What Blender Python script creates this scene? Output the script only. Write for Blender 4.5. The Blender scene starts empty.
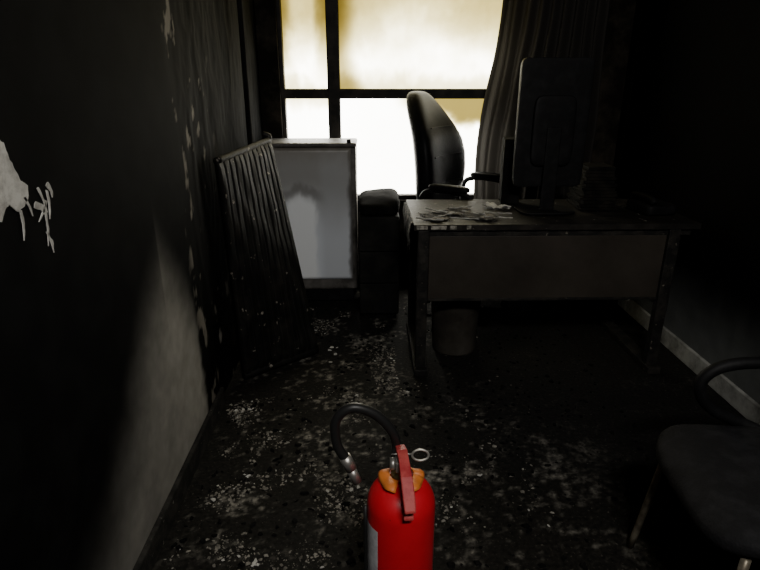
import bpy, bmesh, math, random
from mathutils import Vector, Matrix, noise
random.seed(7)
C = bpy.context.scene.collection

# ------------------------------------------------------------ materials
def nodes_of(m):
    m.use_nodes = True
    return m.node_tree.nodes, m.node_tree.links
def plain(name, col, rough=0.6, metal=0.0, spec=0.5):
    m = bpy.data.materials.new(name); n, l = nodes_of(m); b = n['Principled BSDF']
    b.inputs['Base Color'].default_value = (*col, 1); b.inputs['Roughness'].default_value = rough
    b.inputs['Metallic'].default_value = metal; b.inputs['Specular IOR Level'].default_value = spec
    return m
def sooty(name, c1, c2, scale=8, lo=.45, hi=.65, rough=.8, bump=.2, metal=0, spec=.2, detail=8, c3=None, s3=60, t3=.66):
    m = plain(name, c1, rough, metal, spec); n, l = nodes_of(m); b = n['Principled BSDF']
    tc = n.new('ShaderNodeTexCoord'); nz = n.new('ShaderNodeTexNoise')
    nz.inputs['Scale'].default_value = scale; nz.inputs['Detail'].default_value = detail; nz.inputs['Roughness'].default_value = .65
    l.new(tc.outputs['Object'], nz.inputs['Vector'])
    r = n.new('ShaderNodeValToRGB'); r.color_ramp.elements[0].position = lo; r.color_ramp.elements[1].position = hi
    r.color_ramp.elements[0].color = (*c1, 1); r.color_ramp.elements[1].color = (*c2, 1)
    l.new(nz.outputs['Fac'], r.inputs['Fac']); out = r.outputs['Color']
    if c3:
        n3 = n.new('ShaderNodeTexNoise'); n3.inputs['Scale'].default_value = s3; n3.inputs['Detail'].default_value = 6
        l.new(tc.outputs['Object'], n3.inputs['Vector'])
        r3 = n.new('ShaderNodeValToRGB'); r3.color_ramp.elements[0].position = t3; r3.color_ramp.elements[1].position = t3+.05
        l.new(n3.outputs['Fac'], r3.inputs['Fac'])
        mx = n.new('ShaderNodeMix'); mx.data_type = 'RGBA'
        l.new(r3.outputs['Color'], mx.inputs[0]); l.new(out, mx.inputs[6]); mx.inputs[7].default_value = (*c3, 1)
        out = mx.outputs[2]
    l.new(out, b.inputs['Base Color'])
    if bump:
        bp = n.new('ShaderNodeBump'); bp.inputs['Strength'].default_value = bump; bp.inputs['Distance'].default_value = .01
        n2 = n.new('ShaderNodeTexNoise'); n2.inputs['Scale'].default_value = scale*6; n2.inputs['Detail'].default_value = 6
        l.new(tc.outputs['Object'], n2.inputs['Vector'])
        l.new(n2.outputs['Fac'], bp.inputs['Height']); l.new(bp.outputs['Normal'], b.inputs['Normal'])
    return m
def vcol(name, rough=.85, bump=.3, scale=40, spec=.05, lo=.6, hi=1.3):
    m = plain(name, (0, 0, 0), rough, 0, spec); n, l = nodes_of(m); b = n['Principled BSDF']
    at = n.new('ShaderNodeAttribute'); at.attribute_name = 'soot'
    tc = n.new('ShaderNodeTexCoord'); nz = n.new('ShaderNodeTexNoise'); nz.inputs['Scale'].default_value = scale
    nz.inputs['Detail'].default_value = 8; l.new(tc.outputs['Object'], nz.inputs['Vector'])
    mr = n.new('ShaderNodeMapRange'); mr.inputs[1].default_value = .3; mr.inputs[2].default_value = .7
    mr.inputs[3].default_value = lo; mr.inputs[4].default_value = hi
    l.new(nz.outputs['Fac'], mr.inputs[0])
    vm = n.new('ShaderNodeVectorMath'); vm.operation = 'SCALE'
    l.new(at.outputs['Color'], vm.inputs[0]); l.new(mr.outputs[0], vm.inputs['Scale'])
    l.new(vm.outputs[0], b.inputs['Base Color'])
    bp = n.new('ShaderNodeBump'); bp.inputs['Strength'].default_value = bump; bp.inputs['Distance'].default_value = .004
    l.new(nz.outputs['Fac'], bp.inputs['Height']); l.new(bp.outputs['Normal'], b.inputs['Normal'])
    return m

M_black = sooty('soot_black', (.004, .004, .004), (.011, .0105, .010), 7, rough=.95, spec=.05)
M_metal = sooty('burnt_steel', (.007, .0068, .0063), (.025, .0225, .019), 14, rough=.6, spec=.22, c3=(.14, .125, .10), s3=45, t3=.68)
M_rad = sooty('burnt_radiator', (.004, .004, .0038), (.013, .0115, .0095), 10, rough=.65, spec=.14, c3=(.24, .215, .18), s3=26, t3=.665)
M_desk = sooty('sooty_laminate', (.008, .007, .006), (.022, .019, .016), 9, rough=.6, spec=.2, c3=(.3, .28, .25), s3=38, t3=.69)
M_panel = sooty('sooty_modesty_panel', (.016, .0135, .0105), (.042, .035, .028), 2.5, .3, .72, rough=.6, bump=.04)
M_leather = sooty('black_leather', (.004, .004, .0045), (.008, .008, .0085), 20, rough=.5, bump=.1, spec=.11)
M_fabric = sooty('charcoal_upholstery', (.007, .007, .008), (.014, .014, .0155), 25, rough=.8, bump=.25)
M_plastic = sooty('black_plastic', (.004, .004, .0044), (.009, .009, .0095), 20, rough=.6, bump=.06, spec=.15)
M_paper = sooty('scorched_paper', (.010, .009, .008), (.30, .28, .25), 13, .5, .64, rough=.9, bump=.1)
M_bin = sooty('sooty_bin', (.027, .024, .02), (.066, .06, .051), 6, .35, .7, rough=.5, bump=.1)
M_white = sooty('ash_flake', (.28, .27, .25), (.54, .53, .50), 30, .35, .6, rough=.9)
M_base = sooty('sooty_skirting', (.007, .007, .0065), (.03, .028, .025), 16, rough=.85, c3=(.2, .19, .17), s3=40, t3=.68)
M_baser = sooty('pale_skirting', (.10, .10, .09), (.36, .36, .33), 9, .3, .6, rough=.7)

# ------------------------------------------------------------ mesh helpers
def finish(bm, name, mat, smooth=False, bevel=0, parent=None, loc=None, rot=None, subd=0):
    me = bpy.data.meshes.new(name); bmesh.ops.recalc_face_normals(bm, faces=bm.faces[:]); bm.to_mesh(me); bm.free()
    o = bpy.data.objects.new(name, me); C.objects.link(o)
    for mm in (mat if isinstance(mat, (list, tuple)) else [mat]): me.materials.append(mm)
    if smooth:
        for p in me.polygons: p.use_smooth = True
    if bevel:
        b = o.modifiers.new('bev', 'BEVEL'); b.width = bevel; b.segments = 2; b.limit_method = 'ANGLE'
    if subd:
        s = o.modifiers.new('sub', 'SUBSURF'); s.levels = subd; s.render_levels = subd
    if loc: o.location = loc
    if rot: o.rotation_euler = rot
    if parent: o.parent = parent
    return o
def addbox(bm, x0, x1, y0, y1, z0, z1, mi=0):
    v = [bm.verts.new(p) for p in ((x0,y0,z0),(x1,y0,z0),(x1,y1,z0),(x0,y1,z0),(x0,y0,z1),(x1,y0,z1),(x1,y1,z1),(x0,y1,z1))]
    for f in ((0,3,2,1),(4,5,6,7),(0,1,5,4),(1,2,6,5),(2,3,7,6),(3,0,4,7)):
        q = bm.faces.new([v[i] for i in f]); q.material_index = mi
    return v
def box(name, x0, x1, y0, y1, z0, z1, mat, bevel=.003, parent=None, **k):
    bm = bmesh.new(); addbox(bm, x0, x1, y0, y1, z0, z1)
    return finish(bm, name, mat, bevel=bevel, parent=parent, **k)
def empty(name, loc=(0,0,0), rz=0):
    e = bpy.data.objects.new(name, None); C.objects.link(e); e.location = loc; e.rotation_euler = (0,0,rz); e.empty_display_size = .1
    return e
def lathe(name, prof, mat, parent=None, loc=(0,0,0), seg=48, rot=None):
    bm = bmesh.new(); rings = []
    for r, z in prof:
        if r < 1e-5: rings.append([bm.verts.new((0,0,z))])
        else: rings.append([bm.verts.new((r*math.cos(2*math.pi*i/seg), r*math.sin(2*math.pi*i/seg), z)) for i in range(seg)])
    for a, b in zip(rings, rings[1:]):
        for i in range(seg):
            j = (i+1) % seg
            if len(a) == 1 and len(b) == 1: continue
            if len(a) == 1: bm.faces.new((a[0], b[i], b[j]))
            elif len(b) == 1: bm.faces.new((a[i], a[j], b[0]))
            else: bm.faces.new((a[i], a[j], b[j], b[i]))
    return finish(bm, name, mat, smooth=True, parent=parent, loc=loc, rot=rot)
def catmull(pts, n=8, closed=False):
    P = [Vector(p) for p in pts]; out = []
    N = len(P)
    for i in range(N if closed else N-1):
        g = lambda k: P[k % N] if closed else P[max(0, min(N-1, k))]
        p0, p1, p2, p3 = g(i-1), g(i), g(i+1), g(i+2)
        for s in range(n):
            t = s/n
            out.append(.5*((2*p1)+(p2-p0)*t+(2*p0-5*p1+4*p2-p3)*t*t+(3*p1-p0-3*p2+p3)*t**3))
    if not closed: out.append(P[-1])
    return out
def tube(name, pts, r, mat, parent=None, n=8, seg=12, closed=False, smooth=True, flat=1.0):
    P = catmull(pts, n, closed) if n > 1 else [Vector(p) for p in pts]
    bm = bmesh.new(); rings = []; N = len(P)
    up = None
    for i, p in enumerate(P):
        if closed: t = (P[(i+1) % N]-P[i-1]).normalized()
        else: t = (P[min(i+1, N-1)]-P[max(i-1, 0)]).normalized()
        if up is None:
            up = Vector((0,0,1)) if abs(t.z) < .9 else Vector((1,0,0))
        u = (up - t*up.dot(t)).normalized(); up = u; w = t.cross(u)
        rr = r[min(int(i*len(r)/N), len(r)-1)] if isinstance(r, (list, tuple)) else r
        rings.append([bm.verts.new(p+u*rr*flat*math.cos(2*math.pi*k/seg)+w*rr*math.sin(2*math.pi*k/seg)) for k in range(seg)])
    for i in range(N if closed else N-1):
        a, b = rings[i], rings[(i+1) % N]
        for k in range(seg):
            j = (k+1) % seg; bm.faces.new((a[k], a[j], b[j], b[k]))
    if not closed:
        bm.faces.new(rings[0][::-1]); bm.faces.new(rings[-1])
    return finish(bm, name, mat, smooth=smooth, parent=parent)
def sq(c, e): return math.copysign(abs(c)**e, c)
def cushion(name, c, dims, mat, parent=None, e1=.35, e2=.4, fn=None, nu=48, nv=24, jitter=0):
    bm = bmesh.new(); rings = []
    for j in range(nv+1):
        ph = -math.pi/2+math.pi*j/nv; ring = []
        for i in range(nu):
            th = 2*math.pi*i/nu
            x = sq(math.cos(ph), e1)*sq(math.cos(th), e2); y = sq(math.cos(ph), e1)*sq(math.sin(th), e2); z = sq(math.sin(ph), e1)
            v = Vector((x*dims[0]/2, y*dims[1]/2, z*dims[2]/2))
            if jitter: v += noise.noise_vector(v*14)*jitter
            if fn: v = fn(v)
            ring.append(bm.verts.new(v+Vector(c)))
        rings.append(ring)
    for a, b in zip(rings, rings[1:]):
        for i in range(nu):
            k = (i+1) % nu; bm.faces.new((a[i], a[k], b[k], b[i]))
    bmesh.ops.remove_doubles(bm, verts=bm.verts[:], dist=1e-5)
    return finish(bm, name, mat, smooth=True, parent=parent)
def setcol(o, fn):
    me = o.data; ca = me.color_attributes.new('soot', 'FLOAT_COLOR', 'POINT')
    for i, v in enumerate(me.vertices):
        c = fn(v.co); ca.data[i].color = (max(0, c[0]), max(0, c[1]), max(0, c[2]), 1)
def ss(a, b, x):
    t = max(0, min(1, (x-a)/(b-a))); return t*t*(3-2*t)
def fbm(v, s): return noise.fractal(Vector(v)*s, .9, 2.1, 5)
def lerp3(a, b, t): return tuple(a[i]*(1-t)+b[i]*t for i in range(3))

XL, XR, YB, YF, ZC = -.66, 1.62, 3.71, -1.3, 2.6
# ------------------------------------------------------------ left wall (sooted, clean area near floor)
def grid_wall(name, ys, zs, x, disp, mat):
    bm = bmesh.new(); g = [[bm.verts.new((x+disp(y, z), y, z)) for z in zs] for y in ys]
    for i in range(len(ys)-1):
        for j in range(len(zs)-1): bm.faces.new((g[i][j], g[i+1][j], g[i+1][j+1], g[i][j+1]))
    return finish(bm, name, mat, smooth=True)
def frange(a, b, n): return [a+(b-a)*i/n for i in range(n+1)]
def ldisp(y, z):
    k = ss(1.9, 2.3, y)
    return -k*abs(fbm((0, y*1.3, z*.5), 3.5))*.012 - k*.006
wl = grid_wall('wall_left', frange(YF, .3, 30)+frange(.3, YB, 330)[1:], frange(0, ZC, 240), XL, ldisp, vcol('left_wall_soot', bump=.10, scale=18, spec=.03, lo=.85, hi=1.1))
def lcol(co):
    y, z = co.y, co.z
    n = fbm((1, y, z), 3)*.05; n2 = fbm((3, y, z), 9)
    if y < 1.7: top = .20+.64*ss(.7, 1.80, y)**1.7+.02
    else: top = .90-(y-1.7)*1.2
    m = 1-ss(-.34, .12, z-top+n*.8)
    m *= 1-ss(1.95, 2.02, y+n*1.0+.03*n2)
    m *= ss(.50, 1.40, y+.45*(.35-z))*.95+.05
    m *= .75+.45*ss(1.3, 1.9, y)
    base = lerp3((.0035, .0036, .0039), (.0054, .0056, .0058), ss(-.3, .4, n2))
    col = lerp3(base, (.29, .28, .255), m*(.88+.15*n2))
    if y > 1.9:   # blackened band with flaking plaster
        col = lerp3(col, (.002, .002, .002), ss(1.95, 2.05, y)*ss(-.3, .25, fbm((2, y*2.5, z*.5), 4))*.85)
        t = fbm((7, y*1.6, z*.8), 7)
        lim = .46-.26*math.exp(-((y-2.06-.03*math.sin(z*7))/.045)**2)-.10*(1-ss(.2, .8, z))
        p = ss(lim, lim+.12, t)*ss(1.95, 2.05, y)*(1-ss(2.3, 2.6, y))*(1-ss(1.4, 2.2, z)*.7)
        col = lerp3(col, (.22, .203, .175), p*.8)
    return col
setcol(wl, lcol)
wr = grid_wall('wall_right', frange(YF, YB, 160), frange(0, ZC, 90), XR, lambda y, z: 0, vcol('right_wall_soot', bump=.1, scale=10, lo=.85, hi=1.1))
def rcol(co):
    n = fbm((5, co.y, co.z), 2)*.06
    m = (1-ss(.10, .5, co.z+n))
    return lerp3((.0033, .0033, .0033), (.11, .115, .11), m)
setcol(wr, rcol)
# floor
bm = bmesh.new(); nx, ny = 260, 460
g = [[bm.verts.new((XL-.05+(XR-XL+.1)*i/nx, .3+(YB+.05-.3)*j/ny, 0)) for j in range(ny+1)] for i in range(nx+1)]
for i in range(nx):
    g[i].insert(0, bm.verts.new((g[i][0].co.x, YF-.05, 0)))
g[nx].insert(0, bm.verts.new((g[nx][0].co.x, YF-.05, 0)))
for i in range(nx):
    for j in range(ny+1): bm.faces.new((g[i][j], g[i+1][j], g[i+1][j+1], g[i][j+1]))
fl = finish(bm, 'floor', None, smooth=True); fl.data.materials.clear()
mf = vcol('ash_covered_floor', rough=.75, bump=.6, scale=70, spec=.18, lo=.1, hi=1.9); fl.data.materials.append(mf)
def ashmask(x, y):
    a = math.exp(-((x+.10)/.40)**2)*ss(1.15, 1.7, y)*(1-.4*ss(3.3, 3.6, y))
    b = .5*math.exp(-((x-.45)/.35)**2)*ss(1.0, 1.3, y)*(1-ss(1.7, 2.3, y))
    c = .5*math.exp(-((x+.45)/.12)**2)*ss(1.2, 1.5, y)*(1-ss(2.1, 2.4, y))
    return min(1, a+b+c+.05)
def fcol(co):
    lo_ = fbm((co.x, co.y, 7), 2.6); n = fbm((co.x, co.y, 2), 8); n2 = fbm((co.x, co.y, 9), 34)
    m = ss(.10, .95, n*.45+n2*.6+lo_*.35)*ashmask(co.x, co.y)*1.2
    return lerp3((.0062, .0057, .0049), (.22, .206, .176), min(1, m))
setcol(fl, fcol)
n, l = nodes_of(mf); b = n['Principled BSDF']
src = b.inputs['Base Color'].links[0].from_socket
tc = n.new('ShaderNodeTexCoord'); vo = n.new('ShaderNodeTexNoise'); vo.inputs['Scale'].default_value = 95; vo.inputs['Detail'].default_value = 5
l.new(tc.outputs['Object'], vo.inputs['Vector'])
r = n.new('ShaderNodeValToRGB'); r.color_ramp.elements[0].position = .62; r.color_ramp.elements[1].position = .76
r.color_ramp.elements[1].color = (.085, .078, .066, 1)
l.new(vo.outputs['Fac'], r.inputs['Fac']); ad = n.new('ShaderNodeVectorMath'); ad.operation = 'ADD'
l.new(src, ad.inputs[0]); l.new(r.outputs['Color'], ad.inputs[1]); l.new(ad.outputs[0], b.inputs['Base Color'])

box('ceiling', XL-.1, XR+.1, YF-.1, YB+.15, ZC, ZC+.1, M_black, 0)
WX0, WX1, WZ0, WZ1 = -.545, .98, .60, 2.3
bm = bmesh.new()
addbox(bm, XL-.1, WX0, YB, YB+.14, 0, ZC); addbox(bm, WX1, XR+.1, YB, YB+.14, 0, ZC)
addbox(bm, WX0, WX1, YB, YB+.14, 0, WZ0); addbox(bm, WX0, WX1, YB, YB+.14, WZ1, ZC)
M_bw = sooty('back_wall_soot', (.008, .007, .006), (.032, .027, .02), 6, rough=.9, spec=.06)
finish(bm, 'wall_back', M_bw)
box('wall_front', XL-.1, XR+.1, YF-.1, YF, 0, ZC, M_black, 0)
d = empty('door_1', (.2, YF+.001, 0))
M_door = sooty('sooty_door', (.03, .025, .02), (.06, .05, .04), 5)
box('leaf', 0, .85, 0, .035, .01, 2.03, M_door, .003, d)
box('jamb_a', -.07, -.001, 0, .05, 0, 2.1, M_base, .003, d); box('jamb_b', .851, .92, 0, .05, 0, 2.1, M_base, .003, d)
box('head', -.07, .92, 0, .05, 2.032, 2.1, M_base, .003, d)
tube('handle', [(.08, .036, 1), (.08, .085, 1), (.2, .085, 1)], .009, M_metal, d, n=4)
# window
w = empty('window_1')
M_frame = sooty('window_frame_soot', (.008, .007, .006), (.03, .025, .02), 8, rough=.65)
fy0, fy1 = YB+.03, YB+.09
bm = bmesh.new()
addbox(bm, WX0, WX0+.025, fy0, fy1, WZ0, WZ1); addbox(bm, WX1-.03, WX1, fy0, fy1, WZ0, WZ1)
addbox(bm, WX0, WX1, fy0, fy1, WZ0, WZ0+.03); addbox(bm, WX0, WX1, fy0, fy1, WZ1-.04, WZ1)
addbox(bm, -.250, -.172, fy0-.012, fy1, WZ0, WZ1)
addbox(bm, WX0, WX1, fy0-.005, fy1, 1.245, 1.305)
finish(bm, 'frame', M_frame, bevel=.004, parent=w)
mg = bpy.data.materials.new('sooty_glass'); n, l = nodes_of(mg); n.remove(n['Principled BSDF']); out = n['Material Output']
tr = n.new('ShaderNodeBsdfTransparent'); at = n.new('ShaderNodeAttribute'); at.attribute_name = 'soot'
l.new(at.outputs['Color'], tr.inputs['Color']); l.new(tr.outputs[0], out.inputs['Surface'])
bm = bmesh.new(); nx, nz = 170, 190
g = [[bm.verts.new((WX0+(WX1-WX0)*i/nx, YB+.06, WZ0+(WZ1-WZ0)*j/nz)) for j in range(nz+1)] for i in range(nx+1)]
for i in range(nx):
    for j in range(nz): bm.faces.new((g[i][j], g[i+1][j], g[i+1][j+1], g[i][j+1]))
gl = finish(bm, 'glass', mg, parent=w, smooth=True)
def gmix(k):   # soot density -> transmission colour (exponential absorption)
    k = max(0, k)
    return (math.exp(-2.0*k), math.exp(-2.2*k), math.exp(-3.2*k))
def gcol(co):
    x, z = co.x, co.z
    n = fbm((x, z*1.3, 4), 2.2); n2 = fbm((x*2, z, 8), 6)
    if z > 1.27:
        if x < -.2:
            s = .14+.75*(1-ss(0, .10, min(x+.53, -.25-x)+.03*n2))*ss(1.3, 1.6, z)
            s += .90*ss(1.42, 1.8, z+.10*n-.35*(x+.4))
            s += .5*(1-ss(0, .10, z-1.31+.05*n2+.25*(x+.52)))
        else:
            s = .14+.9*(1-ss(-.02, .12, x+.16-.25*max(0, 1.5-z)+.05*n))
            s += .95*ss(1.54, 1.88, z+.05*n+.22*abs(x-.35))
            s += .45*(1-ss(0, .12, z-1.31+.05*n2))
        s += .10*n+.07*n2
    else:
        s = 1.4*(1-ss(0, .09, 1.25-z-.13*math.exp(-((x-.62)/.2)**2)*(.9+n)))*ss(.15, .4, x)
        s += .06+.04*n
        if x < -.2: s += .4*(1-ss(0, .08, 1.24-z+.03*n2))
    return gmix(s)
setcol(gl, gcol)

box('baseboard_left', XL+.002, XL+.02, YF+.06, 2.18, 0, .085, M_base, .004)
box('baseboard_right', XR-.02, XR-.001, YF+.06, YB-.002, 0, .09, M_baser, .004)

# peeled paint on the left wall
bm = bmesh.new()
def flake(pts, x=XL+.0022, nj=.007):
    c = Vector((0, 0, 0)); P = [Vector((x, p[0], p[1])) for p in pts]
    for p in P: c += p
    c /= len(P); poly = []
    for i, p in enumerate(P):
        q = P[(i+1) % len(P)]
        for k in range(6):
            t = k/6; v = p.lerp(q, t); nn = noise.noise(v*60); v = v+(v-c).normalized()*nn*nj; poly.append(v)
    a = [bm.verts.new(v) for v in poly]; b2 = [bm.verts.new(v-Vector((.0019, 0, 0))) for v in poly]
    bm.faces.new(a)
    for i in range(len(a)):
        j = (i+1) % len(a); bm.faces.new((a[i], a[j], b2[j], b2[i]))
flake([(.93, 1.375), (1.025, 1.32), (1.045, 1.26), (1.07, 1.21), (1.075, 1.175), (1.10, 1.16), (1.09, 1.135), (1.055, 1.12), (1.03, 1.14), (1.0, 1.115), (.93, 1.12)], nj=.012)
for (y0, z0, y1, z1, wd) in ((1.06,1.12,1.05,1.06,.003),(1.08,1.14,1.095,1.10,.003),(1.11,1.12,1.135,1.095,.007),(1.13,1.15,1.145,1.1,.003),(1.16,1.14,1.15,1.08,.0035),(1.14,1.10,1.125,1.03,.003),(1.165,1.15,1.175,1.12,.005),(1.13,1.06,1.14,1.015,.0025),(1.15,1.12,1.11,1.085,.003)):
    dv = Vector((z1-z0, -(y1-y0))).normalized()*wd; my, mz = (y0+y1)/2+wd*1.5, (z0+z1)/2
    flake([(y0-dv.x, z0-dv.y), (my-dv.x, mz-dv.y), (y1-dv.x*.1, z1-dv.y*.1), (y1+dv.x*.1, z1+dv.y*.1), (my+dv.x, mz+dv.y), (y0+dv.x, z0+dv.y)], nj=.006)
finish(bm, 'peeling_paint', M_white)

# ------------------------------------------------------------ mini fridge
f = empty('mini_fridge', (-.335, 3.36, 0), 0)
M_fr = bpy.data.materials.new('smoke_stained_enamel'); n, l = nodes_of(M_fr); b = n['Principled BSDF']
at = n.new('ShaderNodeAttribute'); at.attribute_name = 'soot'; l.new(at.outputs['Color'], b.inputs['Base Color']); b.inputs['Roughness'].default_value = .4
bm = bmesh.new(); nx, nz = 80, 130; X0, X1, Z0, Z1 = -.25, .237, .17, .985
g = []
for i in range(nx+1):
    col = []
    for j in range(nz+1):
        x = X0+(X1-X0)*i/nx; z = Z0+(Z1-Z0)*j/nz
        e = min(x-X0, X1-x, z-Z0, Z1-z); y = -.02*math.sqrt(max(0, min(1, e/.02)))
        col.append(bm.verts.new((x, y, z)))
    g.append(col)
for i in range(nx):
    for j in range(nz): bm.faces.new((g[i][j], g[i+1][j], g[i+1][j+1], g[i][j+1]))
dr = finish(bm, 'door', M_fr, smooth=True, parent=f)
def dcol(co):
    x, z = co.x, co.z; n1 = fbm((x, z*.5, 1), 4); n2 = fbm((x*2, z, 1), 9)
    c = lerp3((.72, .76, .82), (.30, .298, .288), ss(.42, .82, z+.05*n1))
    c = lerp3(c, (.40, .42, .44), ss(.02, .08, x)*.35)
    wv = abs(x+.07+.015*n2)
    pale_streak = (1-ss(.07, .11, wv))*(1-ss(.66, .74, z+.5*wv+.03*n1))  # pale bluish streak on the lower part of the door
    c = lerp3(c, (.95, .98, 1.0), pale_streak*.95)
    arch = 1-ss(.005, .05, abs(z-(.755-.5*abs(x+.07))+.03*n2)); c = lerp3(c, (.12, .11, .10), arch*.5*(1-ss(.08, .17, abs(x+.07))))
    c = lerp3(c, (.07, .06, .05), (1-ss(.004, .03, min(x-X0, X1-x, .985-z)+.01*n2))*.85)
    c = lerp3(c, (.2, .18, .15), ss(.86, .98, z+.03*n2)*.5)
    return c
setcol(dr, dcol)
M_fb = sooty('stained_fridge_body', (.03, .028, .025), (.16, .15, .14), 7, .35, .65, rough=.5)
box('body', -.265, .266, .004, .30, .10, .985, M_fb, .012, f)
box('kick_plate', -.245, .24, .02, .28, .015, .10, M_plastic, .004, f)
box('worktop', -.27, .270, -.02, .30, .987, 1.012, M_fb, .01, f)
for i, (x, y) in enumerate(((-.22, .05), (.21, .05), (-.22, .26), (.21, .26))):
    lathe('foot_%d' % i, [(0, 0), (.015, 0), (.015, .02), (0, .02)], M_plastic, f, (x, y, 0), 16)
lathe('hinge', [(0, 0), (.012, 0), (.012, .02), (0, .02)], M_plastic, f, (.225, -.005, 1.012), 16)

# ------------------------------------------------------------ burnt ribbed radiator leaning on left wall
TL, TR = Vector((-.625, 2.36, 1.04)), Vector((-.50, 2.93, 1.07))
BL, BR = Vector((-.60, 2.38, .03)), Vector((-.275, 2.65, .03))
bm = bmesh.new(); nu, nv = 160, 60; fr = []; bk = []
nrm = ((BR-BL).cross(TL-BL)).normalized()
if nrm.x < 0: nrm = -nrm
def P(u, v):
    p = BL.lerp(BR, u).lerp(TL.lerp(TR, u), v)
    p += nrm*.02*math.sin(v*3.1)*math.sin(u*3)
    return p
for i in range(nu+1):
    u = i/nu; a = []; c = []
    for j in range(nv+1):
        v = j/nv; ph = (u*12) % 1
        rib = .015*ss(0, .25, min(ph, 1-ph)*1.3)*ss(0, .04, v)*ss(0, .04, 1-v)
        jit = noise.noise(Vector((u*9, v*9, 3)))*.009
        a.append(bm.verts.new(P(u, v)+nrm*(.012+rib+jit))); c.append(bm.verts.new(P(u, v)-nrm*.02))
    fr.append(a); bk.append(c)
for i in range(nu):
    for j in range(nv):
        bm.faces.new((fr[i][j], fr[i+1][j], fr[i+1][j+1], fr[i][j+1])); bm.faces.new((bk[i][j], bk[i][j+1], bk[i+1][j+1], bk[i+1][j]))
for i in range(nu):
    bm.faces.new((fr[i][0], bk[i][0], bk[i+1][0], fr[i+1][0])); bm.faces.new((fr[i][nv], fr[i+1][nv], bk[i+1][nv], bk[i][nv]))
for j in range(nv):
    bm.faces.new((fr[0][j], fr[0][j+1], bk[0][j+1], bk[0][j])); bm.faces.new((fr[nu][j], bk[nu][j], bk[nu][j+1], fr[nu][j+1]))
rad = empty('radiator')
finish(bm, 'ribbed_panel', M_rad, smooth=True, parent=rad)
tube('top_header', [TL, P(.5, 1), TR], .015, M_rad, rad, n=6)
tube('edge_rail', [P(1, 0), P(1, .5), P(1, 1)], .010, M_rad, rad, n=6)
tube('bottom_header', [BL, P(.5, 0), BR], .022, M_rad, rad, n=6)
tube('valve', [TR, TR+Vector((.0, .0, .02)), TR+Vector((-.03, .0, .03))], .014, M_metal, rad, n=3)
pp = empty('heating_pipe')
tube('riser', [(-.62, 3.05, .0), (-.62, 3.05, 1.2), (-.62, 3.06, 2.59)], .014, M_black, pp, n=3)
tube('elbow', [(-.62, 3.05, .16), (-.6, 3.02, .16), (-.56, 2.97, .15), (-.55, 2.95, .14)], .012, M_black, pp, n=4)

# ------------------------------------------------------------ desk
dk = empty('office_desk')
DX0, DX1, DY0, DY1 = .205, 1.50, 2.43, 3.0
bm = bmesh.new(); nx, ny = 60, 28
top = [[None]*(ny+1) for _ in range(nx+1)]; bot = [[None]*(ny+1) for _ in range(nx+1)]
for i in range(nx+1):
    for j in range(ny+1):
        x = DX0+(DX1-DX0)*i/nx; y = DY0+(DY1-DY0)*j/ny; e = noise.noise(Vector((x*5, y*5, 0)))*.004
        ed = noise.noise(Vector((x*18, y*18, 5)))*.004 if (i in (0, nx) or j in (0, ny)) else 0
        top[i][j] = bm.verts.new((x+ed, y+ed, .748+e*.5)); bot[i][j] = bm.verts.new((x+ed, y+ed, .722))
for i in range(nx):
    for j in range(ny):
        bm.faces.new((top[i][j], top[i+1][j], top[i+1][j+1], top[i][j+1])); bm.faces.new((bot[i][j], bot[i][j+1], bot[i+1][j+1], bot[i+1][j]))
for i in range(nx):
    bm.faces.new((top[i][0], bot[i][0], bot[i+1][0], top[i+1][0])); bm.faces.new((top[i][ny], top[i+1][ny], bot[i+1][ny], bot[i][ny]))
for j in range(ny):
    bm.faces.new((top[0][j], top[0][j+1], bot[0][j+1], bot[0][j])); bm.faces.new((top[nx][j], bot[nx][j], bot[nx][j+1], top[nx][j+1]))
finish(bm, 'desktop', M_desk, parent=dk)
box('front_rail', DX0+.03, DX1-.03, 2.45, 2.475, .69, .7215, M_metal, .002, dk)
box('modesty_panel', .277, 1.365, 2.452, 2.468, .385, .69, M_panel, .003, dk)
box('panel_lower_lip', .277, 1.365, 2.446, 2.474, .375, .388, M_metal, .002, dk)
for nm, x in (('left', .223), ('right', 1.365)):
    bm = bmesh.new()
    addbox(bm, x, x+.052, 2.435, 2.475, .03, .721)
    addbox(bm, x, x+.052, 2.93, 2.97, .03, .721)
    addbox(bm, x+.004, x+.048, 2.476, 2.929, .68, .72)
    addbox(bm, x-.006, x+.058, 2.40, 2.99, 0, .035)
    finish(bm, 'leg_frame_'+nm, M_metal, bevel=.004, parent=dk)
box('side_panel_right', 1.43, 1.445, 2.48, 2.95, .30, .7215, M_metal, .002, dk)
bm = bmesh.new(); rows = []
for j in range(15):
    y = 2.44+j*.035; k = noise.noise(Vector((y*9, 0, 0)))
    rows.append([bm.verts.new(p) for p in ((DX0-.002, y, .752), (DX0-.014-.008*k, y, .748), (DX0-.02-.012*k, y, .70+.03*k), (DX0-.016, y, .62+.09*k+.03*math.sin(j*2.3)))])
for a, b_ in zip(rows, rows[1:]):
    for k in range(3): bm.faces.new((a[k], a[k+1], b_[k+1], b_[k]))
M_peel = sooty('peeled_veneer', (.008, .0075, .007), (.3, .28, .25), 20, .54, .64, rough=.9)
o = finish(bm, 'peeled_edging', M_peel, smooth=True, parent=dk); s = o.modifiers.new('s', 'SOLIDIFY'); s.thickness = .0015
bm = bmesh.new()
for (x, w_) in ((.215, .05), (.28, .07), (.365, .03), (.44, .02)):
    addbox(bm, x, x+w_, DY0-.0035, DY0+.004, .727, .744)
finish(bm, 'exposed_edge', sooty('exposed_chipboard', (.1, .095, .08), (.4, .38, .33), 40, .4, .6, rough=.9), bevel=.002, parent=dk)

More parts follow.
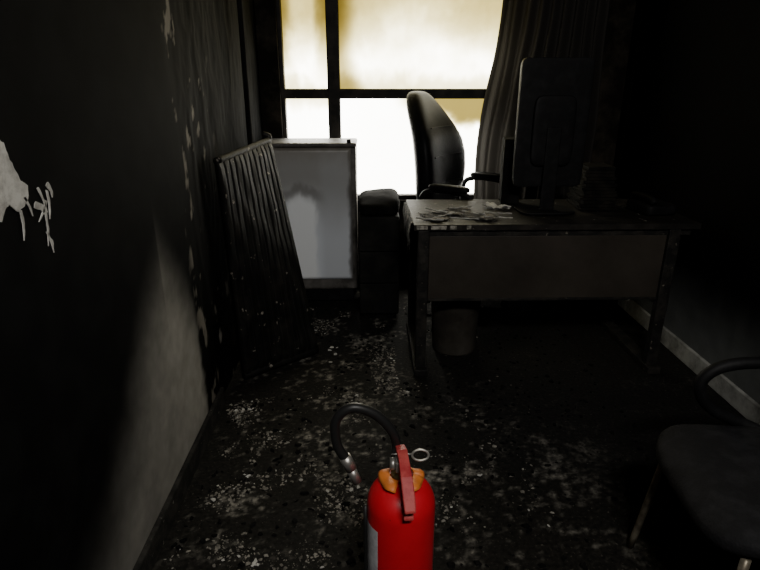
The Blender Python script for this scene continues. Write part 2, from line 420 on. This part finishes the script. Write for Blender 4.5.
# ------------------------------------------------------------ filing cabinet
fc = empty('filing_cabinet')
M_cab = sooty('soot_covered_steel', (.007, .007, .007), (.016, .0155, .014), 9, rough=.8, spec=.1)
box('body', -.054, .180, 3.10, 3.50, .03, .63, M_cab, .012, fc)
for i in range(3):
    z = .045+i*.193
    box('drawer_%d' % (i+1), -.052, .178, 3.084, 3.099, z, z+.189, M_cab, .006, fc)
box('plinth', -.03, .165, 3.115, 3.48, 0, .03, M_black, .002, fc)
def soften(v):
    if v.z > 0: v.z *= 1-.45*(v.y/.2)**2*(1 if v.y < 0 else .1)
    if v.z > 0: v.z *= 1+.5*(v.x/.12)*(.35)
    return v
cushion('scorched_cover', (.062, 3.295, .675), (.238, .42, .12), M_black, fc, .6, .45, soften, jitter=.007)

# ------------------------------------------------------------ waste bin
wb = empty('waste_bin', (.455, 2.72, 0))
lathe('shell', [(0, .004), (.105, .004), (.112, .0), (.115, .01), (.135, .40), (.14, .405), (.14, .415), (.131, .415), (.128, .40), (.108, .02), (0, .02)], M_bin, wb)
tube('rim_band', [(.128*math.cos(a*math.pi/8), .128*math.sin(a*math.pi/8), .30) for a in range(16)], .004, M_bin, wb, n=2, closed=True, seg=8)

# ------------------------------------------------------------ executive office chair
oc = empty('office_chair', (.580, 3.325, 0), math.radians(-36))
def seatf(v):
    if v.z > 0: v.z += .012*(abs(v.y)/.25)**2
    if v.x > .15: v.z -= .03*((v.x-.15)/.1)**2
    return v
cushion('seat', (.02, 0, .47), (.50, .48, .11), M_leather, oc, .4, .45, seatf)
def backf(v):
    t = (v.z+.36)/.72
    wd = .94+.10*math.sin(min(1, t*1.05)*math.pi)
    v.y *= wd*(1-.34*ss(.5, 1, t))
    v.x += -.10*t + .05*math.sin(t*math.pi)-.035*ss(.6, 1, t)
    v.x += .05*(v.y/.24)**2
    return v
cushion('backrest', (-.215, 0, .935), (.15, .47, .72), M_leather, oc, .6, .65, backf, nu=56, nv=40)
for k, z in enumerate((-.16, .0, .16)):
    pts = []
    for i in range(9):
        y = -.16+.04*i; v = backf(Vector((.075, y, z))); pts.append((v.x-.217, v.y, v.z+.935))
    tube('seam_%d' % k, pts, .003, M_plastic, oc, n=3, seg=8)
tube('back_bracket', [(-.02, 0, .40), (-.2, 0, .40), (-.28, 0, .48), (-.285, 0, .66)], .02, M_plastic, oc, n=6, flat=.5)
for nm, s in (('near', -1), ('far', 1)):
    y = .265*s
    tube('armrest_'+nm, [(-.10, y*.85, .43), (-.13, y, .50), (-.15, y, .62), (-.14, y, .73), (-.08, y, .768), (.05, y, .772), (.15, y, .755), (.19, y, .70), (.17, y, .58), (.10, y, .48), (.06, y*.85, .43)], .015, M_plastic, oc, n=6)
    cushion('arm_pad_'+nm, (.03, y, .79), (.25, .06, .042), M_leather, oc, .6, .6)
lathe('gas_column', [(0, .06), (.03, .06), (.03, .24), (.02, .24), (.02, .41), (.06, .42), (0, .43)], M_plastic, oc, (0, 0, 0), 24)
for i in range(5):
    a = math.radians(72*i+28); cx, sy = math.cos(a), math.sin(a)
    tube('base_leg_%d' % (i+1), [(cx*.02, sy*.02, .10), (cx*.15, sy*.15, .095), (cx*.28, sy*.28, .065)], [.024, .02, .016], M_plastic, oc, n=4, flat=.7)
    lathe('caster_%d' % (i+1), [(0, -.018), (.022, -.018), (.025, -.01), (.025, .01), (.022, .018), (0, .018)], M_plastic, oc, (cx*.285, sy*.285, .0255), 20, rot=(math.pi/2, 0, a))

# ------------------------------------------------------------ monitor (portrait, back toward camera)
mo = empty('computer_monitor', (.862, 2.70, .7505), math.radians(3))
cushion('panel_housing', (0, 0, .41), (.335, .035, .58), M_plastic, mo, .12, .12)
cushion('rear_bulge', (0, -.02, .38), (.2, .035, .32), M_plastic, mo, .3, .3)
box('screen', -.155, .155, .0178, .0195, .135, .685, plain('dark_screen', (.01, .01, .012), .15), .001, mo)
box('stand_column', -.035, .035, -.046, -.03, .01, .40, M_plastic, .006, mo)
cushion('stand_base', (0, -.01, .0075), (.27, .20, .015), M_plastic, mo, .4, .5)
pc = empty('computer_tower', (.735, 2.90, .7505), math.radians(-8))
box('case', -.045, .045, -.08, .08, .008, .33, M_black, .006, pc)
box('front_bezel', -.043, .043, .081, .09, .01, .328, M_black, .003, pc)
for i in range(7): box('vent_%d' % i, -.03, .03, -.0825, -.08, .05+i*.03, .062+i*.03, M_black, 0, pc)
for i, (x, y) in enumerate(((-.035, -.06), (.035, -.06), (-.035, .06), (.035, .06))): box('pad_%d' % i, x-.008, x+.008, y-.008, y+.008, 0, .008, M_black, 0, pc)

# ------------------------------------------------------------ papers & clutter on desk
def sheet(name, x, y, z, w_, h_, rz, curl=.01, mat=M_paper, parent=None, burn=.02):
    bm = bmesh.new(); n_ = 14; g = []
    for i in range(n_+1):
        row = []
        for j in range(n_+1):
            u = i/n_-.5; v = j/n_-.5
            dx = dy = 0
            if i in (0, n_): dx = noise.noise(Vector((x*50, v*9, 1)))*burn
            if j in (0, n_): dy = noise.noise(Vector((y*50, u*9, 2)))*burn
            zz = abs(noise.noise(Vector((u*3+x*9, v*3+y*9, 0))))*curl*2+curl*(abs(u)+abs(v))**3
            row.append(bm.verts.new((u*w_+dx, v*h_+dy, zz)))
        g.append(row)
    for i in range(n_):
        for j in range(n_): bm.faces.new((g[i][j], g[i+1][j], g[i+1][j+1], g[i][j+1]))
    o = finish(bm, name, mat, smooth=True, parent=parent, loc=(x, y, z), rot=(0, 0, rz))
    s = o.modifiers.new('s', 'SOLIDIFY'); s.thickness = .001; s.offset = 1
    return o
ps = empty('scorched_papers')
for i, (x, y, rz) in enumerate(((.31, 2.57, .3), (.41, 2.68, -.5), (.52, 2.56, .9))):
    sheet('page_%d' % i, x, y, .7515+.002*i, .10, .17, rz, .003, parent=ps, burn=.04)
sheet('page_3', .645, 2.76, .752, .06, .13, .9, .012, M_white, ps)
for i, (x, y, rz) in enumerate(((.28, 2.50, 1.2), (.44, 2.51, 1.4), (.36, 2.58, -.9), (.50, 2.62, .9), (.60, 2.53, 1.3), (.33, 2.68, .8), (.46, 2.74, -1.2), (.62, 2.62, 1.3))):
    sheet('strip_%d' % i, x, y, .756, .008, .13, rz, .005, M_white, ps, .006)
M_fold = sooty('charred_folders', (.005, .005, .0045), (.016, .014, .011), 12, rough=.9, spec=.08, c3=(.10, .08, .06), s3=30, t3=.69)
st = empty('document_stack', (1.135, 2.80, .7525))
for i in range(13):
    a = random.uniform(-.14, .14); zz = i*.016; k = 1-.022*i
    o = box('folder_%d' % i, -.09*k, .09*k, -.12*k, .12*k, zz, zz+.0152, M_fold, .002, st); o.rotation_euler.z = a
ph = empty('desk_telephone', (1.375, 2.66, .7525), .15)
cushion('base', (0, 0, .025), (.16, .2, .05), M_plastic, ph, .3, .3)
tube('handset', [(-.05, -.09, .06), (-.05, -.06, .075), (-.05, .06, .075), (-.05, .09, .06)], .016, M_plastic, ph, n=5)

# ------------------------------------------------------------ curtain
bm = bmesh.new(); nu, nv = 220, 60; g = []
for i in range(nu+1):
    col = []
    for j in range(nv+1):
        u = i/nu; z = .35+2.05*j/nv
        left = .69+.11*ss(.9, 1.9, z)
        x = left+u*(1.42-left)
        amp = .030+.012*math.sin(z*2)
        y = 3.60+amp*math.sin(u*2*math.pi*9+.8*math.sin(z*1.5+u*4))+.008*noise.noise(Vector((u*6, z*4, 1)))
        x += .012*noise.noise(Vector((u*4, z*3, 8)))
        col.append(bm.verts.new((x, y, z)))
    g.append(col)
for i in range(nu):
    for j in range(nv): bm.faces.new((g[i][j], g[i+1][j], g[i+1][j+1], g[i][j+1]))
M_cur = bpy.data.materials.new('smoked_curtain_cloth'); n, l = nodes_of(M_cur); b = n['Principled BSDF']
b.inputs['Base Color'].default_value = (.034, .031, .028, 1); b.inputs['Roughness'].default_value = .95; b.inputs['Specular IOR Level'].default_value = .1
tl = n.new('ShaderNodeBsdfTranslucent'); tl.inputs['Color'].default_value = (.034, .031, .027, 1); mx = n.new('ShaderNodeMixShader'); mx.inputs[0].default_value = .18
l.new(b.outputs[0], mx.inputs[1]); l.new(tl.outputs[0], mx.inputs[2]); l.new(mx.outputs[0], n['Material Output'].inputs['Surface'])
cu = empty('curtain'); finish(bm, 'cloth', M_cur, smooth=True, parent=cu)
tube('rail', [(-.6, 3.60, 2.43), (.5, 3.60, 2.43), (1.55, 3.60, 2.43)], .012, M_metal, cu, n=2)
for i in range(10): tube('ring_%d' % i, [(.86+i*.062, 3.60+.018*math.cos(a*math.pi/4), 2.425+.022*math.sin(a*math.pi/4)) for a in range(8)], .002, M_metal, cu, n=2, closed=True, seg=6)

# ------------------------------------------------------------ visitor chair front right (faces left)
vc = empty('visitor_chair', (.985, 1.08, 0), math.radians(180-6))
def vs(v):
    if v.x > .15: v.z -= .035*((v.x-.15)/.09)**2
    return v
cushion('seat', (0, 0, .435), (.47, .46, .065), M_fabric, vc, .5, .42, vs)
cushion('backrest', (-.27, 0, .72), (.05, .44, .36), M_fabric, vc, .5, .4, lambda v: Vector((v.x-.12*(v.z+.18)/.36+.04*(v.y/.2)**2*1, v.y, v.z)))
M_ch = sooty('dulled_chrome', (.14, .12, .09), (.3, .27, .2), 20, rough=.4, metal=.5, bump=.02)
for nm, s in (('near', -1), ('far', 1)):
    y = .245*s
    tube('armrest_'+nm, [(-.26, y, .50), (-.25, y, .60), (-.19, y, .635), (-.05, y, .640), (.05, y, .625), (.10, y, .58), (.085, y, .52), (.03, y, .475), (-.06, y*.97, .44), (-.12, y*.8, .415)], .0165, M_plastic, vc, n=8)
    tube('leg_front_'+nm, [(.17, .20*s, .40), (.19, .215*s, .2), (.21, .23*s, .0)], .010, M_ch, vc, n=3)
    tube('leg_rear_'+nm, [(-.18, .20*s, .40), (-.22, .215*s, .2), (-.26, .23*s, .0)], .010, M_ch, vc, n=3)
    tube('back_post_'+nm, [(-.15, .15*s, .40), (-.25, .15*s, .42), (-.275, .15*s, .52), (-.285, .15*s, .62)], .010, M_plastic, vc, n=4)
tube('rail_front', [(.17, -.2, .40), (.17, .2, .40)], .01, M_plastic, vc, n=1); tube('rail_rear', [(-.18, -.2, .40), (-.18, .2, .40)], .01, M_plastic, vc, n=1)

# ------------------------------------------------------------ fire extinguisher
M_red = sooty('red_enamel', (.54, .008, .020), (.64, .014, .028), 10, .3, .7, rough=.38, bump=.0, spec=.4, c3=(.22, .015, .015), s3=70, t3=.70)
M_brass = plain('brass', (.35, .26, .12), .35, .9)
M_steel = plain('brushed_steel', (.42, .40, .37), .4, .8)
M_hose = plain('black_rubber', (.012, .012, .012), .45, spec=.4)
M_tag = plain('orange_tag', (.66, .19, .035), .5)
M_lab = sooty('label_white', (.4, .4, .42), (.6, .6, .62), 25, .4, .6, rough=.5, bump=0)
fe = empty('fire_extinguisher', (.077, 1.13, 0))
R = .085
prof = [(0, .012), (R-.012, .012), (R-.002, .02), (R, .035), (R, .36)]
for i in range(1, 13):
    a = math.pi/2*i/12; prof.append((.028+(R-.028)*math.cos(a), .36+.065*math.sin(a)))
prof += [(.022, .43), (.022, .445), (0, .445)]
lathe('cylinder_body', prof, M_red, fe, seg=72)
lathe('base_skirt', [(R-.006, 0), (R+.001, 0), (R+.002, .03), (R-.004, .032), (R-.006, 0)], M_hose, fe)
lathe('neck_collar', [(0, .44), (.026, .44), (.026, .452), (.019, .455), (.017, .485), (0, .485)], M_brass, fe)
bm = bmesh.new(); addbox(bm, -.016, .016, -.028, .022, .468, .498)
finish(bm, 'valve_block', M_steel, bevel=.004, parent=fe)
def strip(name, path, wd, th, mat):
    bm = bmesh.new(); rows = []
    for (y, z), w2 in zip(path, wd):
        rows.append([bm.verts.new(p) for p in ((-w2, y, z-th), (w2, y, z-th), (w2*.92, y, z), (-w2*.92, y, z))])
    for a, b_ in zip(rows, rows[1:]):
        for k in range(4): bm.faces.new((a[k], a[(k+1) % 4], b_[(k+1) % 4], b_[k]))
    bm.faces.new(rows[0][::-1]); bm.faces.new(rows[-1])
    o = finish(bm, name, mat, bevel=.002, parent=fe); o.rotation_euler.z = math.radians(6); return o
M_lev = sooty('faded_red_lever', (.34, .025, .03), (.46, .07, .065), 30, .4, .6, rough=.45, bump=.02)
strip('squeeze_lever', [(.03, .510), (.0, .516), (-.03, .512), (-.07, .492), (-.105, .462), (-.125, .440)], [.012, .014, .013, .0145, .015, .013], .006, M_lev)
strip('carry_handle', [(.02, .472), (-.02, .474), (-.05, .464), (-.085, .435), (-.108, .405)], [.012, .012, .011, .012, .012], .006, M_lev)
tube('safety_ring', [(.045+.02*math.cos(a*math.pi/6), .0+.012*math.sin(a*math.pi/6)*.4, .50+.012*math.sin(a*math.pi/6)) for a in range(12)], .0028, M_steel, fe, n=2, closed=True, seg=8)
tube('safety_pin', [(-.025, 0, .5035), (.0, 0, .5035), (.026, 0, .5035)], .002, M_steel, fe, n=2, seg=8)
lathe('pressure_gauge', [(0, 0), (.015, 0), (.016, .004), (.015, .012), (0, .012)], M_steel, fe, (-.017, -.005, .48), 24, rot=(0, -math.pi/2, 0))
bm = bmesh.new(); rows = []
for i in range(41):
    a = 2*math.pi*i/40; wv = .004*math.sin(a*5)
    r1, r2 = .03, .050+wv
    rows.append([bm.verts.new((r1*math.cos(a), r1*math.sin(a), .449)), bm.verts.new((r2*math.cos(a), r2*math.sin(a), .438+wv)), bm.verts.new(((r2+.006)*math.cos(a), (r2+.006)*math.sin(a), .433+wv))])
for i, (a, b_) in enumerate(zip(rows, rows[1:])):
    if 27 < i < 33: continue
    for k in range(2): bm.faces.new((a[k], a[k+1], b_[k+1], b_[k]))
o = finish(bm, 'tamper_tag', M_tag, smooth=True, parent=fe); s = o.modifiers.new('s', 'SOLIDIFY'); s.thickness = .0015
bm = bmesh.new(); rows = []
for i in range(25):
    a = math.radians(178+i*2.0); rows.append([bm.verts.new(((R+.0012)*math.cos(a), (R+.0012)*math.sin(a), z)) for z in (.13, .325)])
for a, b_ in zip(rows, rows[1:]): bm.faces.new((a[0], b_[0], b_[1], a[1]))
finish(bm, 'label', M_lab, smooth=True, parent=fe)
ox, oy = .077, 1.13
hp = [(.060, 1.14, .478), (.066, 1.165, .50), (.054, 1.16, .548), (.013, 1.155, .600), (-.0415, 1.15, .622), (-.080, 1.15, .588), (-.080, 1.15, .52), (-.054, 1.15, .468)]
tube('hose', [(x-ox, y-oy, z) for x, y, z in hp], .0120, M_hose, fe, n=10, seg=16)
tube('hose_ferrule', [(-.062-ox, 1.15-oy, .484), (-.047-ox, 1.15-oy, .447)], .0145, M_steel, fe, n=1, seg=20)
tube('nozzle', [(-.047-ox, 1.15-oy, .447), (-.033-ox, 1.15-oy, .408)], .0120, M_steel, fe, n=1, seg=20)
tube('strap', [(-.0895, -.01, .05), (-.0895, -.01, .2), (-.0895, -.01, .36)], .005, M_hose, fe, n=2, seg=10)

# ------------------------------------------------------------ floor debris (one object)
M_ash = sooty('grey_ash', (.06, .056, .048), (.28, .262, .225), 20, .35, .6, rough=.95)
dbm = bmesh.new()
def debris(mi, N, pos, smin, smax, flat=.4, pw=1):
    for _ in range(N):
        x, y = pos(); s = smin+(smax-smin)*random.random()**pw; h = s*flat*random.uniform(.5, 1.2)
        k = random.randint(4, 7); a0 = random.random()*6; lo = []; hi = []; el = random.uniform(.4, 1); ra = random.random()*3
        for i in range(k):
            a = a0+2*math.pi*i/k; rr = s*random.uniform(.5, 1.1)
            px, py = rr*math.cos(a), rr*math.sin(a)*el; px, py = px*math.cos(ra)-py*math.sin(ra), px*math.sin(ra)+py*math.cos(ra)
            lo.append(dbm.verts.new((x+px, y+py, 0.0005))); hi.append(dbm.verts.new((x+.75*px, y+.75*py, h*random.uniform(.6, 1))))
        fs = [dbm.faces.new(lo[::-1]), dbm.faces.new(hi)]
        for i in range(k):
            j = (i+1) % k; fs.append(dbm.faces.new((lo[i], lo[j], hi[j], hi[i])))
        for q in fs: q.material_index = mi
def blocked(x, y):
    if (x-.077)**2+(y-1.13)**2 < .013: return True
    if .14 < x < .32 and 2.34 < y < 3.05: return True
    if -.1 < x < .22 and y > 3.03: return True
    if x < -.04 and y > 3.32: return True
    if (x-.455)**2+(y-2.72)**2 < .03: return True
    if x < -.22 and 2.22 < y < 2.8: return True
    if x > .68 and y < 1.4: return True
    if x > 1.30 or (x > .25 and y > 2.95): return True
    return False
def pa():
    while True:
        x = random.gauss(-.12, .30); y = random.uniform(1.2, 3.3)
        if XL+.05 < x < .75 and not blocked(x, y) and (noise.noise(Vector((x*5, y*5, 0)))*3.2) > random.random(): return x, y
def pb():
    while True:
        x = random.uniform(XL+.05, XR-.5); y = random.uniform(.9, 3.3)
        if not blocked(x, y): return x, y
def pw_():
    while True:
        x = XL+.04+abs(random.gauss(0, .12)); y = random.uniform(1.3, 2.2)
        if not blocked(x, y) and (noise.noise(Vector((x*6, y*6, 4)))*2.6+.1) > random.random(): return x, y
debris(0, 3600, pa, .001, .011, .4, 4)
debris(0, 900, pw_, .001, .010, .4, 4)
debris(1, 170, pa, .002, .012, .3, 3); debris(1, 45, pw_, .002, .014, .3, 3)
debris(1, 6, lambda: (random.uniform(-.21, -.16), random.uniform(2.55, 2.75)), .008, .02, .3)
debris(2, 700, pb, .004, .018, .5)
finish(dbm, 'ash_debris', [M_ash, M_white, M_black])

# ------------------------------------------------------------ lighting
wd = bpy.data.worlds.new('overcast'); bpy.context.scene.world = wd; wd.use_nodes = True
bg = wd.node_tree.nodes['Background']; bg.inputs['Color'].default_value = (1, .985, .94, 1); bg.inputs['Strength'].default_value = 15
def area(name, loc, target, sx, sy, power, col=(1, 1, 1), portal=False):
    L = bpy.data.lights.new(name, 'AREA'); L.shape = 'RECTANGLE'; L.size = sx; L.size_y = sy; L.energy = power; L.color = col
    o = bpy.data.objects.new(name, L); C.objects.link(o); o.location = loc
    o.rotation_euler = (Vector(target)-Vector(loc)).to_track_quat('-Z', 'Y').to_euler()
    if portal: L.cycles.is_portal = True
    return o
area('window_portal', ((WX0+WX1)/2, YB+.12, (WZ0+WZ1)/2), ((WX0+WX1)/2, 0, (WZ0+WZ1)/2), WX1-WX0, WZ1-WZ0, 1, portal=True)
cl = empty('fill_light_mount', (.35, -.55, 2.5))  # unseen fixture, added only to carry the fill lamp
box('housing', -.33, .33, -.18, .18, .04, .10, M_metal, .004, cl)
area('front_fill', (.35, -.55, 2.50), (.1, 1.6, .4), .6, .3, 64, (1, .97, .92))  # added fill from behind the camera, standing in for hallway light

# ------------------------------------------------------------ camera
cam = bpy.data.cameras.new('camera'); co = bpy.data.objects.new('camera', cam); C.objects.link(co)
cam.sensor_width = 36; cam.lens = 36*560/760; cam.clip_start = .02
co.location = (0, 0, 1.35); co.rotation_euler = (math.radians(70), 0, -math.atan(12/560))
bpy.context.scene.camera = co
